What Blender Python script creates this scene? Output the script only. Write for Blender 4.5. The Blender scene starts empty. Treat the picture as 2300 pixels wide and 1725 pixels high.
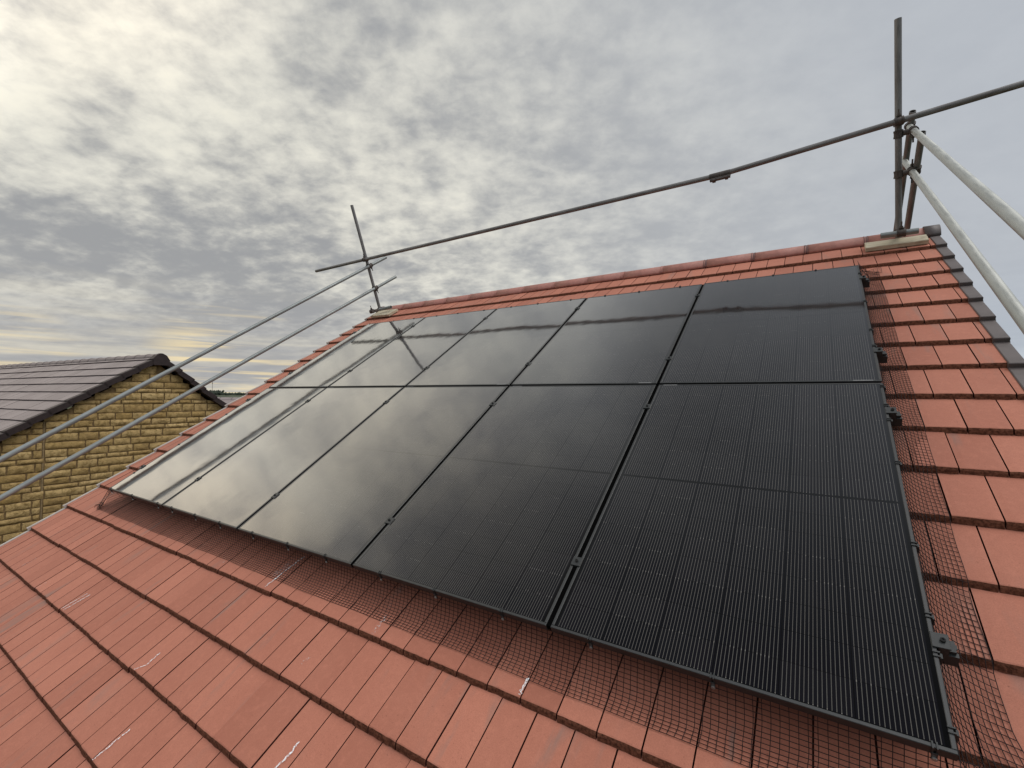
import bpy, math, random
import numpy as np
from mathutils import Matrix, Vector

random.seed(7)
rng = np.random.default_rng(7)
scene = bpy.context.scene
COL = scene.collection

# ------------------------------------------------------------------ camera
F_PX = 1044.35
cam_d = bpy.data.cameras.new('camera')
cam_d.sensor_fit = 'HORIZONTAL'
cam_d.sensor_width = 36.0
cam_d.lens = 36.0 * F_PX / 2300.0
cam_d.clip_start = 0.05
cam_d.clip_end = 6000
cam = bpy.data.objects.new('camera', cam_d)
COL.objects.link(cam)
right = Vector((0.83656522, 0.54781749, 0.00739109))
down = Vector((-0.00963282, 0.02819604, -0.999556))
fwd = Vector((-0.54778266, 0.83612259, 0.02886485))
mw = Matrix.Identity(4)
for i in range(3):
    mw[i][0] = right[i]
    mw[i][1] = -down[i]
    mw[i][2] = -fwd[i]
CAM = Vector((5.46736713, -1.57561337, 0.86686601))
mw.translation = CAM
cam.matrix_world = mw
scene.camera = cam

# ------------------------------------------------------------------ view
scene.view_settings.view_transform = 'Standard'
scene.view_settings.look = 'None'
scene.view_settings.gamma = 1.0
scene.view_settings.use_curve_mapping = False
scene.view_settings.exposure = 0.0

# ------------------------------------------------------------------ node helper
class NT:
    def __init__(self, tree):
        self.t = tree
        self.n = tree.nodes
        self.l = tree.links

    def new(self, typ, **kw):
        nd = self.n.new(typ)
        for k, v in kw.items():
            setattr(nd, k, v)
        return nd

    def put(self, sock, val):
        if isinstance(val, bpy.types.NodeSocket):
            self.l.new(val, sock)
        else:
            if sock.type == 'RGBA' and len(val) == 3:
                val = (*val, 1)
            sock.default_value = val

    def m(self, op, a, b=0.0, c=0.0, clamp=False):
        nd = self.new('ShaderNodeMath', operation=op, use_clamp=clamp)
        self.put(nd.inputs[0], a)
        self.put(nd.inputs[1], b)
        self.put(nd.inputs[2], c)
        return nd.outputs[0]

    def add(self, a, b): return self.m('ADD', a, b)
    def sub(self, a, b): return self.m('SUBTRACT', a, b)
    def mul(self, a, b): return self.m('MULTIPLY', a, b)
    def div(self, a, b): return self.m('DIVIDE', a, b)

    def vm(self, op, a, b=None):
        nd = self.new('ShaderNodeVectorMath', operation=op)
        self.put(nd.inputs[0], a)
        if b is not None:
            if op == 'SCALE':
                self.put(nd.inputs['Scale'], b)
            else:
                self.put(nd.inputs[1], b)
        return nd.outputs['Value'] if op in ('DOT_PRODUCT', 'LENGTH') else nd.outputs[0]

    def sep(self, v):
        nd = self.new('ShaderNodeSeparateXYZ')
        self.put(nd.inputs[0], v)
        return nd.outputs

    def comb(self, x, y, z):
        nd = self.new('ShaderNodeCombineXYZ')
        for s, v in zip(nd.inputs, (x, y, z)):
            self.put(s, v)
        return nd.outputs[0]

    def noise(self, vec, scale, detail=4, rough=.5, dist=0.0, dims='3D', lac=2.0):
        nd = self.new('ShaderNodeTexNoise', noise_dimensions=dims)
        self.put(nd.inputs['Vector'], vec)
        self.put(nd.inputs['Scale'], scale)
        nd.inputs['Detail'].default_value = detail
        nd.inputs['Roughness'].default_value = rough
        nd.inputs['Distortion'].default_value = dist
        nd.inputs['Lacunarity'].default_value = lac
        return nd.outputs[0], nd.outputs[1]

    def sstep(self, x, lo, hi, a=0.0, b=1.0):
        nd = self.new('ShaderNodeMapRange', interpolation_type='SMOOTHSTEP')
        self.put(nd.inputs[0], x)
        self.put(nd.inputs[1], lo)
        self.put(nd.inputs[2], hi)
        self.put(nd.inputs[3], a)
        self.put(nd.inputs[4], b)
        return nd.outputs[0]

    def lin(self, x, lo, hi, a=0.0, b=1.0):
        nd = self.new('ShaderNodeMapRange', interpolation_type='LINEAR', clamp=True)
        self.put(nd.inputs[0], x)
        for i, v in enumerate((lo, hi, a, b)):
            self.put(nd.inputs[i + 1], v)
        return nd.outputs[0]

    def mix(self, fac, a, b, blend='MIX'):
        nd = self.new('ShaderNodeMix', data_type='RGBA', blend_type=blend)
        self.put(nd.inputs[0], fac)
        self.put(nd.inputs[6], a)
        self.put(nd.inputs[7], b)
        return nd.outputs[2]

    def attr(self, name):
        nd = self.new('ShaderNodeAttribute', attribute_name=name)
        return nd.outputs['Fac']

    def bump(self, h, strength=.3, dist=.01, normal=None):
        nd = self.new('ShaderNodeBump')
        nd.inputs['Strength'].default_value = strength
        nd.inputs['Distance'].default_value = dist
        self.put(nd.inputs['Height'], h)
        if normal is not None:
            self.put(nd.inputs['Normal'], normal)
        return nd.outputs[0]


# ------------------------------------------------------------------ world: overcast evening sky
SUN_DIR = Vector((0.50, 0.15, 0.85)).normalized()
world = bpy.data.worlds.new('World')
scene.world = world
world.use_nodes = True
w = NT(world.node_tree)
for nd in list(w.n):
    w.n.remove(nd)
wout = w.new('ShaderNodeOutputWorld')
bg_sky = w.new('ShaderNodeBackground')
sky = w.new('ShaderNodeTexSky', sky_type='NISHITA', sun_disc=False)
sky.sun_elevation = math.asin(SUN_DIR.z)
sky.sun_rotation = math.atan2(SUN_DIR.x, SUN_DIR.y)
sky.air_density = 1.0
sky.dust_density = 3.0
w.put(bg_sky.inputs[0], sky.outputs[0])
bg_sky.inputs[1].default_value = 0.05
bg_cl = w.new('ShaderNodeBackground')
tc = w.new('ShaderNodeTexCoord')
d = w.vm('NORMALIZE', tc.outputs['Generated'])
dx, dy, dz = w.sep(d)
zc = w.m('MAXIMUM', dz, 0.0)
# cloud deck seen in perspective: direction -> point on a flat layer
inv = w.div(1.0, w.add(zc, 0.27))
px = w.mul(dx, inv)
py = w.mul(dy, inv)
# rotate so the cloud streets run diagonally
ca, sa = math.cos(0.5), math.sin(0.5)
qx = w.add(w.mul(px, ca), w.mul(py, sa))
qy = w.sub(w.mul(py, ca), w.mul(px, sa))
P = w.comb(w.mul(qx, 2.5), w.mul(qy, 2.8), 3.7)
n_big, _ = w.noise(P, 0.8, 3, .5, .1)
n_mid, _ = w.noise(w.vm('ADD', P, (4.1, 2.2, 0)), 2.4, 7, .55, .12)
n_fine, _ = w.noise(w.vm('ADD', P, (1.3, 7.7, 2)), 7.0, 5, .58, .15)
left = w.vm('DOT_PRODUCT', d, (-0.97, 0.24, 0.0))      # towards the lowering sun behind cloud
leftw = w.sstep(left, -0.05, 0.95)
field = w.add(w.add(w.mul(n_big, .28), w.mul(n_mid, .46)), w.mul(n_fine, .29))


def blob(direction, radius, amp):
    dv = Vector(direction).normalized()
    c = w.vm('DOT_PRODUCT', d, tuple(dv))
    lo = math.cos(radius)
    return w.sstep(c, lo, 1.0 - (1.0 - lo) * .08, 0.0, amp)


for args in (((-0.845, 0.21, 0.50), .34, .06), ((-0.80, 0.40, 0.42), .17, .05),
             ((-0.935, 0.17, 0.24), .14, -.10), ((-0.86, 0.40, 0.22), .22, -.09),
             ((-0.68, 0.60, 0.40), .16, .06), ((-0.97, 0.16, 0.36), .10, .06)):
    field = w.add(field, blob(*args))
contrast = w.lin(leftw, .05, .95, .20, .95)
thin = w.sstep(field, .37, .68)
thin = w.add(.42, w.mul(w.sub(thin, .42), contrast))
dark_c = w.mix(leftw, (.425, .455, .505), (.350, .356, .364))
light_c = w.mix(leftw, (.59, .62, .655), (.86, .835, .735))
cloud = w.mix(thin, dark_c, light_c)
glint = w.sstep(field, .60, .80)
cloud = w.mix(w.mul(glint, w.mul(leftw, .75)), cloud, (.96, .92, .78))
# stratified bands near the horizon, yellow on the sun side
az = w.m('ARCTAN2', dx, dy)
bandv = w.comb(w.mul(az, 2.6), 0.0, w.mul(dz, 38.0))
b1, _ = w.noise(bandv, 1.0, 5, .55, .4)
band = w.sstep(b1, .42, .66)
low_dark = w.mix(leftw, (.44, .49, .56), (.40, .40, .41))
low_lite = w.mix(leftw, (.56, .61, .67), (.66, .62, .53))
lowc = w.mix(band, low_dark, low_lite)
hz = w.sstep(dz, .05, .24, 1.0, 0.0)
cloud = w.mix(w.mul(hz, .85), cloud, lowc)
glow = w.m('MINIMUM', w.add(blob((-.90, .43, .04), .15, .9), blob((-.985, .16, .045), .10, .7)), 1.0)
g2, _ = w.noise(w.comb(w.mul(az, 3.5), 3.0, w.mul(dz, 85.0)), 1.0, 4, .5, .3)
cloud = w.mix(w.mul(w.mul(glow, .8), w.sstep(g2, .49, .66)), cloud, (1.05, .84, .46))
# the deck is thinner overhead and behind the viewer, brightest low in the west
boost = w.add(1.0, blob((0.25, -0.35, 0.90), .9, 1.0))
wglow = blob((-0.84, -0.33, 0.43), .52, 1.0)
boost = w.add(boost, w.mul(wglow, .95))
wg2 = blob((-0.72, 0.05, 0.69), .42, .40)
boost = w.add(boost, wg2)
wglow = w.m('MAXIMUM', wglow, wg2)
boost = w.sub(boost, blob((-0.02, 0.45, 0.89), .44, .55))
cloud = w.mix(wglow, cloud, w.mix(1.0, cloud, (1.08, .955, .82), 'MULTIPLY'))
w.put(bg_cl.inputs[0], cloud)
w.put(bg_cl.inputs[1], boost)
addsh = w.new('ShaderNodeMixShader')
addsh.inputs[0].default_value = 0.94
w.l.new(bg_sky.outputs[0], addsh.inputs[1])
w.l.new(bg_cl.outputs[0], addsh.inputs[2])
w.l.new(addsh.outputs[0], wout.inputs[0])

sun_d = bpy.data.lights.new('sun', 'SUN')
sun_d.energy = 1.4
sun_d.angle = math.radians(36)
sun_d.color = (1.0, .95, .88)
sun = bpy.data.objects.new('sun', sun_d)
COL.objects.link(sun)
sun.rotation_euler = (-SUN_DIR).to_track_quat('-Z', 'Y').to_euler()
sun.location = (0, -5, 20)

# ------------------------------------------------------------------ frames and helpers
TH = math.radians(33.32725)
CT, ST = math.cos(TH), math.sin(TH)
RM = Matrix(((1, 0, 0), (0, CT, -ST), (0, ST, CT)))     # roof (u, v, n) -> world


def RW(u, v, n):
    return Vector((u, v * CT - n * ST, v * ST + n * CT))


def ray(x, y):
    """direction of a photo pixel (2300 wide)"""
    return (right * ((x - 1150) / F_PX) + down * ((y - 862.5) / F_PX) + fwd)


def on_plane(x, y, p0, nrm):
    dd = ray(x, y)
    t = (Vector(p0) - CAM).dot(Vector(nrm)) / dd.dot(Vector(nrm))
    return CAM + dd * t


class MB:
    """collects geometry for one mesh; optional per-face tint attribute"""
    def __init__(self):
        self.v, self.f, self.mi, self.ti, self.sm = [], [], [], [], []

    def add(self, verts, faces, mi=0, tint=0.0, smooth=False):
        o = len(self.v)
        self.v.extend([tuple(x) for x in verts])
        for f in faces:
            self.f.append([o + i for i in f])
            self.mi.append(mi)
            self.ti.append(tint)
            self.sm.append(smooth)

    def box(self, lo, hi, mi=0, tint=0.0, fn=None, taper=0.0):
        x0, y0, z0 = lo
        x1, y1, z1 = hi
        t = taper
        vs = [(x0, y0, z0), (x1, y0, z0), (x1, y1, z0), (x0, y1, z0),
              (x0 + t, y0 + t, z1), (x1 - t, y0 + t, z1), (x1 - t, y1 - t, z1), (x0 + t, y1 - t, z1)]
        if fn:
            vs = [fn(*q) for q in vs]
        self.add(vs, [(3, 2, 1, 0), (4, 5, 6, 7), (0, 1, 5, 4), (1, 2, 6, 5), (2, 3, 7, 6), (3, 0, 4, 7)], mi, tint)

    def bbox(self, lo, hi, bev, mi=0, tint=0.0, fn=None):
        """box with chamfered top edges"""
        x0, y0, z0 = lo
        x1, y1, z1 = hi
        b = bev
        vs = [(x0, y0, z0), (x1, y0, z0), (x1, y1, z0), (x0, y1, z0),
              (x0, y0, z1 - b), (x1, y0, z1 - b), (x1, y1, z1 - b), (x0, y1, z1 - b),
              (x0 + b, y0 + b, z1), (x1 - b, y0 + b, z1), (x1 - b, y1 - b, z1), (x0 + b, y1 - b, z1)]
        if fn:
            vs = [fn(*q) for q in vs]
        fs = [(3, 2, 1, 0), (8, 9, 10, 11)]
        for i in range(4):
            j = (i + 1) % 4
            fs += [(i, j, 4 + j, 4 + i), (4 + i, 4 + j, 8 + j, 8 + i)]
        self.add(vs, fs, mi, tint)

    def tube(self, a, b, r, seg=16, mi=0, hollow=True, wall=.004, rings=1, bend=0.0, tint=0.0):
        a, b = Vector(a), Vector(b)
        ax = (b - a).normalized()
        q = ax.to_track_quat('Z', 'Y')
        e1, e2 = q @ Vector((1, 0, 0)), q @ Vector((0, 1, 0))
        vs = []
        for k in range(rings + 1):
            t = k / rings
            c = a.lerp(b, t) + Vector((0, 0, -bend * 4 * t * (1 - t)))
            for i in range(seg):
                an = 2 * math.pi * i / seg
                vs.append(c + (e1 * math.cos(an) + e2 * math.sin(an)) * r)
        fs = []
        for k in range(rings):
            for i in range(seg):
                j = (i + 1) % seg
                fs.append((k * seg + i, k * seg + j, (k + 1) * seg + j, (k + 1) * seg + i))
        self.add(vs, fs, mi, tint, True)
        for c, s in ((a, 1), (b, -1)):
            ring = [c + (e1 * math.cos(2 * math.pi * i / seg) + e2 * math.sin(2 * math.pi * i / seg)) * r for i in range(seg)]
            if hollow:
                rin = [c + (e1 * math.cos(2 * math.pi * i / seg) + e2 * math.sin(2 * math.pi * i / seg)) * (r - wall) for i in range(seg)]
                deep = [x + ax * s * min(.08, (b - a).length * .4) for x in rin]
                fs = []
                for i in range(seg):
                    j = (i + 1) % seg
                    if s > 0:
                        fs += [(j, i, seg + i, seg + j), (seg + j, seg + i, 2 * seg + i, 2 * seg + j)]
                    else:
                        fs += [(i, j, seg + j, seg + i), (seg + i, seg + j, 2 * seg + j, 2 * seg + i)]
                fs.append([2 * seg + i for i in range(seg)] if s < 0 else [2 * seg + i for i in reversed(range(seg))])
                self.add(ring + rin + deep, fs, mi, tint)
            else:
                self.add(ring, [list(range(seg)) if s < 0 else list(reversed(range(seg)))], mi, tint)

    def wire(self, pts, r, mi=0, seg=3):
        """thin polyline tube"""
        n = len(pts)
        vs, fs = [], []
        for k, p in enumerate(pts):
            p = Vector(p)
            t = (Vector(pts[min(k + 1, n - 1)]) - Vector(pts[max(k - 1, 0)]))
            if t.length < 1e-9:
                t = Vector((1, 0, 0))
            q = t.to_track_quat('Z', 'Y')
            e1, e2 = q @ Vector((1, 0, 0)), q @ Vector((0, 1, 0))
            for i in range(seg):
                an = 2 * math.pi * i / seg
                vs.append(p + (e1 * math.cos(an) + e2 * math.sin(an)) * r)
        for k in range(n - 1):
            for i in range(seg):
                j = (i + 1) % seg
                fs.append((k * seg + i, k * seg + j, (k + 1) * seg + j, (k + 1) * seg + i))
        self.add(vs, fs, mi, 0.0, True)

    def build(self, name, mats, parent=None, origin=None, world_rot=None):
        """vertices are in world space unless parent frame is identity; origin moves the pivot"""
        me = bpy.data.meshes.new(name)
        org = Vector(origin) if origin is not None else Vector((0, 0, 0))
        vs = [tuple(Vector(v) - org) for v in self.v]
        me.from_pydata(vs, [], self.f)
        if not isinstance(mats, (list, tuple)):
            mats = [mats]
        for m_ in mats:
            me.materials.append(m_)
        me.polygons.foreach_set('material_index', self.mi)
        me.polygons.foreach_set('use_smooth', self.sm)
        if any(self.ti):
            at = me.attributes.new('tint', 'FLOAT', 'FACE')
            at.data.foreach_set('value', [float(x) for x in self.ti])
        me.update()
        o = bpy.data.objects.new(name, me)
        COL.objects.link(o)
        if parent is not None:
            o.parent = parent
        o.location = org
        return o


def empty(name, loc, rot=None):
    o = bpy.data.objects.new(name, None)
    o.empty_display_size = .2
    COL.objects.link(o)
    o.location = loc
    if rot is not None:
        o.rotation_euler = rot
    return o


def tag(o, label=None, cat=None, group=None, kind=None):
    if label: o['label'] = label
    if cat: o['category'] = cat
    if group: o['group'] = group
    if kind: o['kind'] = kind
    return o


def under(child, par):
    """parent keeping the world placement (par is unrotated)"""
    wl = child.location.copy()
    child.parent = par
    off = Vector((0, 0, 0))
    p = par
    while p is not None:
        off += p.location
        p = p.parent
    child.location = wl - off
    return child


# ------------------------------------------------------------------ materials
def material(name):
    m_ = bpy.data.materials.new(name)
    m_.use_nodes = True
    t = NT(m_.node_tree)
    for nd in list(t.n):
        if nd.type != 'OUTPUT_MATERIAL' and nd.type != 'BSDF_PRINCIPLED':
            t.n.remove(nd)
    b = next(nd for nd in t.n if nd.type == 'BSDF_PRINCIPLED')
    o = next(nd for nd in t.n if nd.type == 'OUTPUT_MATERIAL')
    return m_, t, b, o


def simple(name, col, rough=.6, metal=0.0, var=.15, scale=20.0, spec=.5, bump=0.0):
    m_, t, b, o = material(name)
    tcn = t.new('ShaderNodeTexCoord').outputs['Object']
    n, _ = t.noise(tcn, scale, 6, .6)
    lo = tuple(c * (1 - var) for c in col)
    hi = tuple(min(1, c * (1 + var)) for c in col)
    t.put(b.inputs['Base Color'], t.mix(t.sstep(n, .3, .7), lo, hi))
    b.inputs['Roughness'].default_value = rough
    b.inputs['Metallic'].default_value = metal
    b.inputs['Specular IOR Level'].default_value = spec
    if bump:
        n2, _ = t.noise(tcn, scale * 4, 5, .6)
        t.put(b.inputs['Normal'], t.bump(n2, bump, .004))
    return m_


# red concrete tile, sanded face
def tile_mat(name, base, pale, grime, rough=.75, streak=1.0):
    m_, t, b, o = material(name)
    tcn = t.new('ShaderNodeTexCoord').outputs['Object']
    tint = t.attr('tint')
    ox, oy, oz = t.sep(tcn)
    cl, _ = t.noise(tcn, 3.2, 6, .6, .3)
    fine, _ = t.noise(tcn, 260, 3, .7)
    med, _ = t.noise(tcn, 38, 4, .6)
    col = t.mix(t.sstep(cl, .32, .70), base, pale)
    # every tile has its own batch tone
    hue = t.mix(tint, tuple(c * .80 for c in base), tuple(min(1, c * 1.10) for c in pale))
    col = t.mix(.60, col, hue)
    col = t.mix(t.mul(t.sstep(fine, .25, .75), .42), col, tuple(c * .58 for c in base))
    col = t.mix(t.mul(t.sstep(med, .45, .8), .22), col, tuple(min(1, c * 1.25) for c in pale))
    # pin-head lichen and soot specks, gathered in loose patches
    sp, _ = t.noise(t.vm('ADD', tcn, (9, 2, 4)), 120, 2, .5)
    pt, _ = t.noise(t.vm('ADD', tcn, (1, 8, 3)), 5, 3, .6)
    col = t.mix(t.mul(t.sstep(sp, .66, .74), t.sstep(pt, .42, .65, .05, .55)), col, tuple(c * .35 for c in base))
    lc, _ = t.noise(t.vm('ADD', tcn, (6, 1, 7)), 75, 3, .6)
    col = t.mix(t.mul(t.sstep(lc, .68, .76), t.sstep(pt, .5, .35, .05, .5)), col, tuple(min(1, c * 1.0 + .12) for c in pale))
    # grey smears that run down the slope on some tiles
    sv = t.comb(t.add(t.mul(ox, 9.0), t.mul(tint, 37.0)), t.mul(oy, 1.6), t.mul(oz, 1.6))
    s1, _ = t.noise(sv, 1.0, 4, .55, .6)
    s2, _ = t.noise(t.vm('ADD', tcn, (5, 5, 5)), 2.1, 3, .5)
    sm = t.mul(t.sstep(s1, .54, .74), t.sstep(s2, .42, .62))
    col = t.mix(t.mul(sm, .55 * streak), col, grime)
    t.put(b.inputs['Base Color'], col)
    b.inputs['Roughness'].default_value = rough
    b.inputs['Specular IOR Level'].default_value = .35
    h = t.add(t.mul(fine, .6), t.mul(med, .7))
    t.put(b.inputs['Normal'], t.bump(h, .35, .0016))
    return m_


M_TILE = tile_mat('red_tile', (.43, .153, .098), (.51, .200, .132), (.20, .165, .145))
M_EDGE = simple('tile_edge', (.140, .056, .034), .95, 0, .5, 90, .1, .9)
M_UNDER = simple('tile_gap', (.05, .015, .012), .95, 0, .2, 30, .1)
M_RIDGE = simple('ridge_clay', (.40, .175, .140), .6, 0, .16, 14, .4, .2)
M_CAPGREY = simple('verge_plastic', (.105, .088, .085), .55, 0, .12, 10, .4)
M_CAPGLARE = simple('verge_plastic_glare', (.42, .38, .35), .45, 0, .1, 10, .5)  # left caps: sky glare on the verge put into a lighter colour
M_UNION = simple('ridge_union_rubber', (.16, .085, .075), .7, 0, .2, 40)
M_FRAME = simple('anodised_black', (.015, .016, .016), .42, .0, .2, 30, .7)
M_CLAMP = simple('black_aluminium', (.022, .024, .024), .42, .0, .2, 50, .5)
M_HOLLOW = simple('rail_hollow', (.006, .006, .006), .8)
M_GAPSHADE = simple('gap_shade_black', (.003, .003, .003), .95, 0, .1, 30, 0.0)  # flat black for the shade between panel columns, no real part
M_NET = simple('netting_wire', (.018, .010, .010), .6, 0, .2, 40, .3)
M_WASHER = simple('steel_washer', (.62, .62, .60), .3, .9, .1, 80)
M_LABEL = simple('panel_sticker', (.20, .20, .20), .5, 0, .2, 300)
M_WALL = simple('house_wall', (.35, .26, .15), .9, 0, .2, 6, .2, .3)
M_FASCIA = simple('white_fascia', (.7, .7, .68), .5, 0, .05, 8)
M_GUTTER = simple('black_gutter', (.03, .03, .03), .4)


def galv(name, light, dark, rust, rough, rustamt):
    m_, t, b, o = material(name)
    tcn = t.new('ShaderNodeTexCoord').outputs['Object']
    st = t.vm('MULTIPLY', tcn, (1, 1, .14))       # drawn out along the tube
    n1, _ = t.noise(st, 16, 6, .65, .4)
    n2, _ = t.noise(st, 60, 5, .6, .2)
    n3, _ = t.noise(t.vm('MULTIPLY', tcn, (1, 1, .4)), 150, 3, .6)
    col = t.mix(t.sstep(t.add(t.mul(n1, .6), t.mul(n2, .4)), .38, .62), dark, light)
    r, _ = t.noise(t.vm('ADD', tcn, (3, 1, 8)), 14, 6, .7, .6)
    col = t.mix(t.sstep(r, .58, .74, 0.0, rustamt), col, rust)
    col = t.mix(t.sstep(n3, .55, .72, 0.0, .12), col, tuple(c * .5 for c in dark))
    t.put(b.inputs['Base Color'], col)
    b.inputs['Metallic'].default_value = .35
    t.put(b.inputs['Roughness'], t.sstep(n2, .3, .7, rough - .1, rough + .15))
    t.put(b.inputs['Normal'], t.bump(n3, .12, .0006))
    return m_


M_GALV = galv('galvanised_bright', (.47, .48, .45), (.40, .41, .38), (.36, .32, .26), .42, .15)
M_GALV2 = galv('galvanised_weathered', (.27, .295, .29), (.20, .215, .21), (.18, .15, .125), .45, .25)
M_RUSTY = galv('galvanised_old', (.25, .245, .24), (.14, .13, .125), (.14, .09, .07), .55, .4)
M_COUP = galv('coupler_steel', (.12, .10, .09), (.06, .05, .045), (.14, .065, .035), .6, .9)


# timber
def timber():
    m_, t, b, o = material('scaffold_timber')
    tcn = t.new('ShaderNodeTexCoord').outputs['Object']
    x, y, z = t.sep(tcn)
    g, _ = t.noise(t.comb(t.mul(x, 5), t.mul(y, 90), t.mul(z, 90)), 1.0, 5, .6, .6)
    l, _ = t.noise(tcn, 9, 4, .6)
    col = t.mix(t.sstep(g, .3, .7), (.42, .36, .25), (.56, .50, .37))
    col = t.mix(t.sstep(l, .5, .75, 0, .5), col, (.25, .21, .15))
    rr, _ = t.noise(t.vm('ADD', tcn, (2, 4, 1)), 6, 4, .6)
    col = t.mix(t.sstep(rr, .66, .74, 0, .7), col, (.30, .12, .04))
    t.put(b.inputs['Base Color'], col)
    b.inputs['Roughness'].default_value = .85
    t.put(b.inputs['Normal'], t.bump(g, .3, .002))
    return m_


M_TIMBER = timber()

# photovoltaic laminate ------------------------------------------------
PW, PH, PT = 1.134, 1.742, .030
GAP = .020


def laminate():
    m_, t, b, o = material('photovoltaic_laminate')
    t.n.remove(b)
    tcn = t.new('ShaderNodeTexCoord').outputs['Object']
    x, y, z = t.sep(tcn)
    CW, CH = .182, .1065
    x0 = (PW - 6 * CW) / 2
    mid = PH / 2
    # columns
    cx = t.div(t.sub(x, x0), CW)
    fx = t.mul(t.m('FRACT', cx), CW)
    inx = t.mul(t.m('GREATER_THAN', cx, 0.0), t.m('LESS_THAN', cx, 6.0))
    # rows counted from the centre line, with a gap of 8 mm there
    ay = t.sub(t.m('ABSOLUTE', t.sub(y, mid)), .006)
    cy = t.div(ay, CH)
    fy = t.mul(t.m('FRACT', cy), CH)
    iny = t.mul(t.m('GREATER_THAN', ay, 0.0), t.m('LESS_THAN', cy, 8.0))
    # wires: 16 to a cell
    pitch = .0111
    k = t.div(t.sub(fx, .00775), pitch)
    dl = t.mul(t.m('ABSOLUTE', t.sub(t.m('FRACT', t.add(k, .5)), .5)), pitch)
    inw = t.mul(t.m('GREATER_THAN', k, -.4), t.m('LESS_THAN', k, 15.4))
    wire = t.mul(t.mul(t.m('LESS_THAN', dl, .00085), inw), t.mul(inx, iny))
    # wires break at the cell boundaries
    edge = t.m('MINIMUM', fy, t.sub(CH, fy))
    wire = t.mul(wire, t.m('GREATER_THAN', edge, .0007))
    # bright solder ends: only on some cells, on some wires
    wn = t.new('ShaderNodeTexWhiteNoise', noise_dimensions='3D')
    sgn = t.m('SIGN', t.sub(y, mid))
    oi = t.new('ShaderNodeObjectInfo').outputs['Random']
    t.put(wn.inputs['Vector'], t.comb(t.m('FLOOR', cx), t.m('ROUND', t.mul(cy, sgn)), t.mul(oi, 50)))
    wn2 = t.new('ShaderNodeTexWhiteNoise', noise_dimensions='3D')
    t.put(wn2.inputs['Vector'], t.comb(t.m('ROUND', t.div(x, pitch)), t.m('ROUND', t.mul(cy, sgn)), t.mul(oi, 31)))
    dot = t.mul(t.m('LESS_THAN', edge, .0028), t.m('LESS_THAN', dl, .0011))
    dot = t.mul(t.mul(dot, inw), t.mul(inx, iny))
    dot = t.mul(dot, t.mul(t.m('GREATER_THAN', wn.outputs['Value'], .55), t.m('GREATER_THAN', wn2.outputs['Value'], .55)))
    # cell body tone
    wn3 = t.new('ShaderNodeTexWhiteNoise', noise_dimensions='3D')
    t.put(wn3.inputs['Vector'], t.comb(t.m('FLOOR', cx), t.m('FLOOR', t.mul(cy, sgn)), t.mul(oi, 17)))
    incell = t.mul(t.mul(inx, iny), t.mul(t.m('GREATER_THAN', edge, .0008), t.m('GREATER_THAN', t.m('MINIMUM', fx, t.sub(CW, fx)), .0012)))
    body = t.mix(wn3.outputs['Value'], (.0052, .0054, .0075), (.0082, .0082, .0105))
    base = t.mix(incell, (.0035, .0035, .0037), body)
    base = t.mix(wire, base, (.110, .104, .095))
    base = t.mix(dot, base, (.19, .18, .165))
    # dust specks, sparse
    du, _ = t.noise(tcn, 420, 2, .5)
    base = t.mix(t.sstep(du, .74, .80, 0, .25), base, (.25, .24, .22))
    dif = t.new('ShaderNodeBsdfDiffuse')
    t.put(dif.inputs[0], base)
    # textured anti-reflective glass
    nz, _ = t.noise(tcn, 900, 2, .5)
    wav, _ = t.noise(tcn, 3.0, 2, .5)
    nb = t.bump(t.add(t.mul(wav, 1.0), t.mul(nz, .0012)), .10, .012)
    gl = t.new('ShaderNodeBsdfGlossy')
    gl.inputs['Color'].default_value = (1, 1, 1, 1)
    gl.inputs['Roughness'].default_value = .055
    t.put(gl.inputs['Normal'], nb)
    # reflectance rises from a fraction of a per cent head-on to most of the light at a glance
    lw = t.new('ShaderNodeLayerWeight')
    lw.inputs['Blend'].default_value = .5
    x_ = lw.outputs['Facing']
    fac = t.m('MULTIPLY_ADD', t.mul(t.mul(x_, x_), t.sstep(x_, .05, .75)), .98, .0015)
    mx = t.new('ShaderNodeMixShader')
    t.put(mx.inputs[0], fac)
    t.l.new(dif.outputs[0], mx.inputs[1])
    t.l.new(gl.outputs[0], mx.inputs[2])
    t.l.new(mx.outputs[0], o.inputs[0])
    return m_


M_PV = laminate()

# ------------------------------------------------------------------ ground and far land
GZ = -6.3
mb = MB()
S = 3000
NG = 24
for i in range(NG):
    for j in range(NG):
        xa, xb = -S + 2 * S * i / NG, -S + 2 * S * (i + 1) / NG
        ya, yb = -S + 2 * S * j / NG, -S + 2 * S * (j + 1) / NG
        mb.add([(xa, ya, GZ), (xb, ya, GZ), (xb, yb, GZ), (xa, yb, GZ)], [(0, 1, 2, 3)])
M_GROUND = simple('ground_grass', (.055, .065, .035), .95, 0, .35, .05, .1)
tag(mb.build('ground', M_GROUND), kind='structure')

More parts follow.
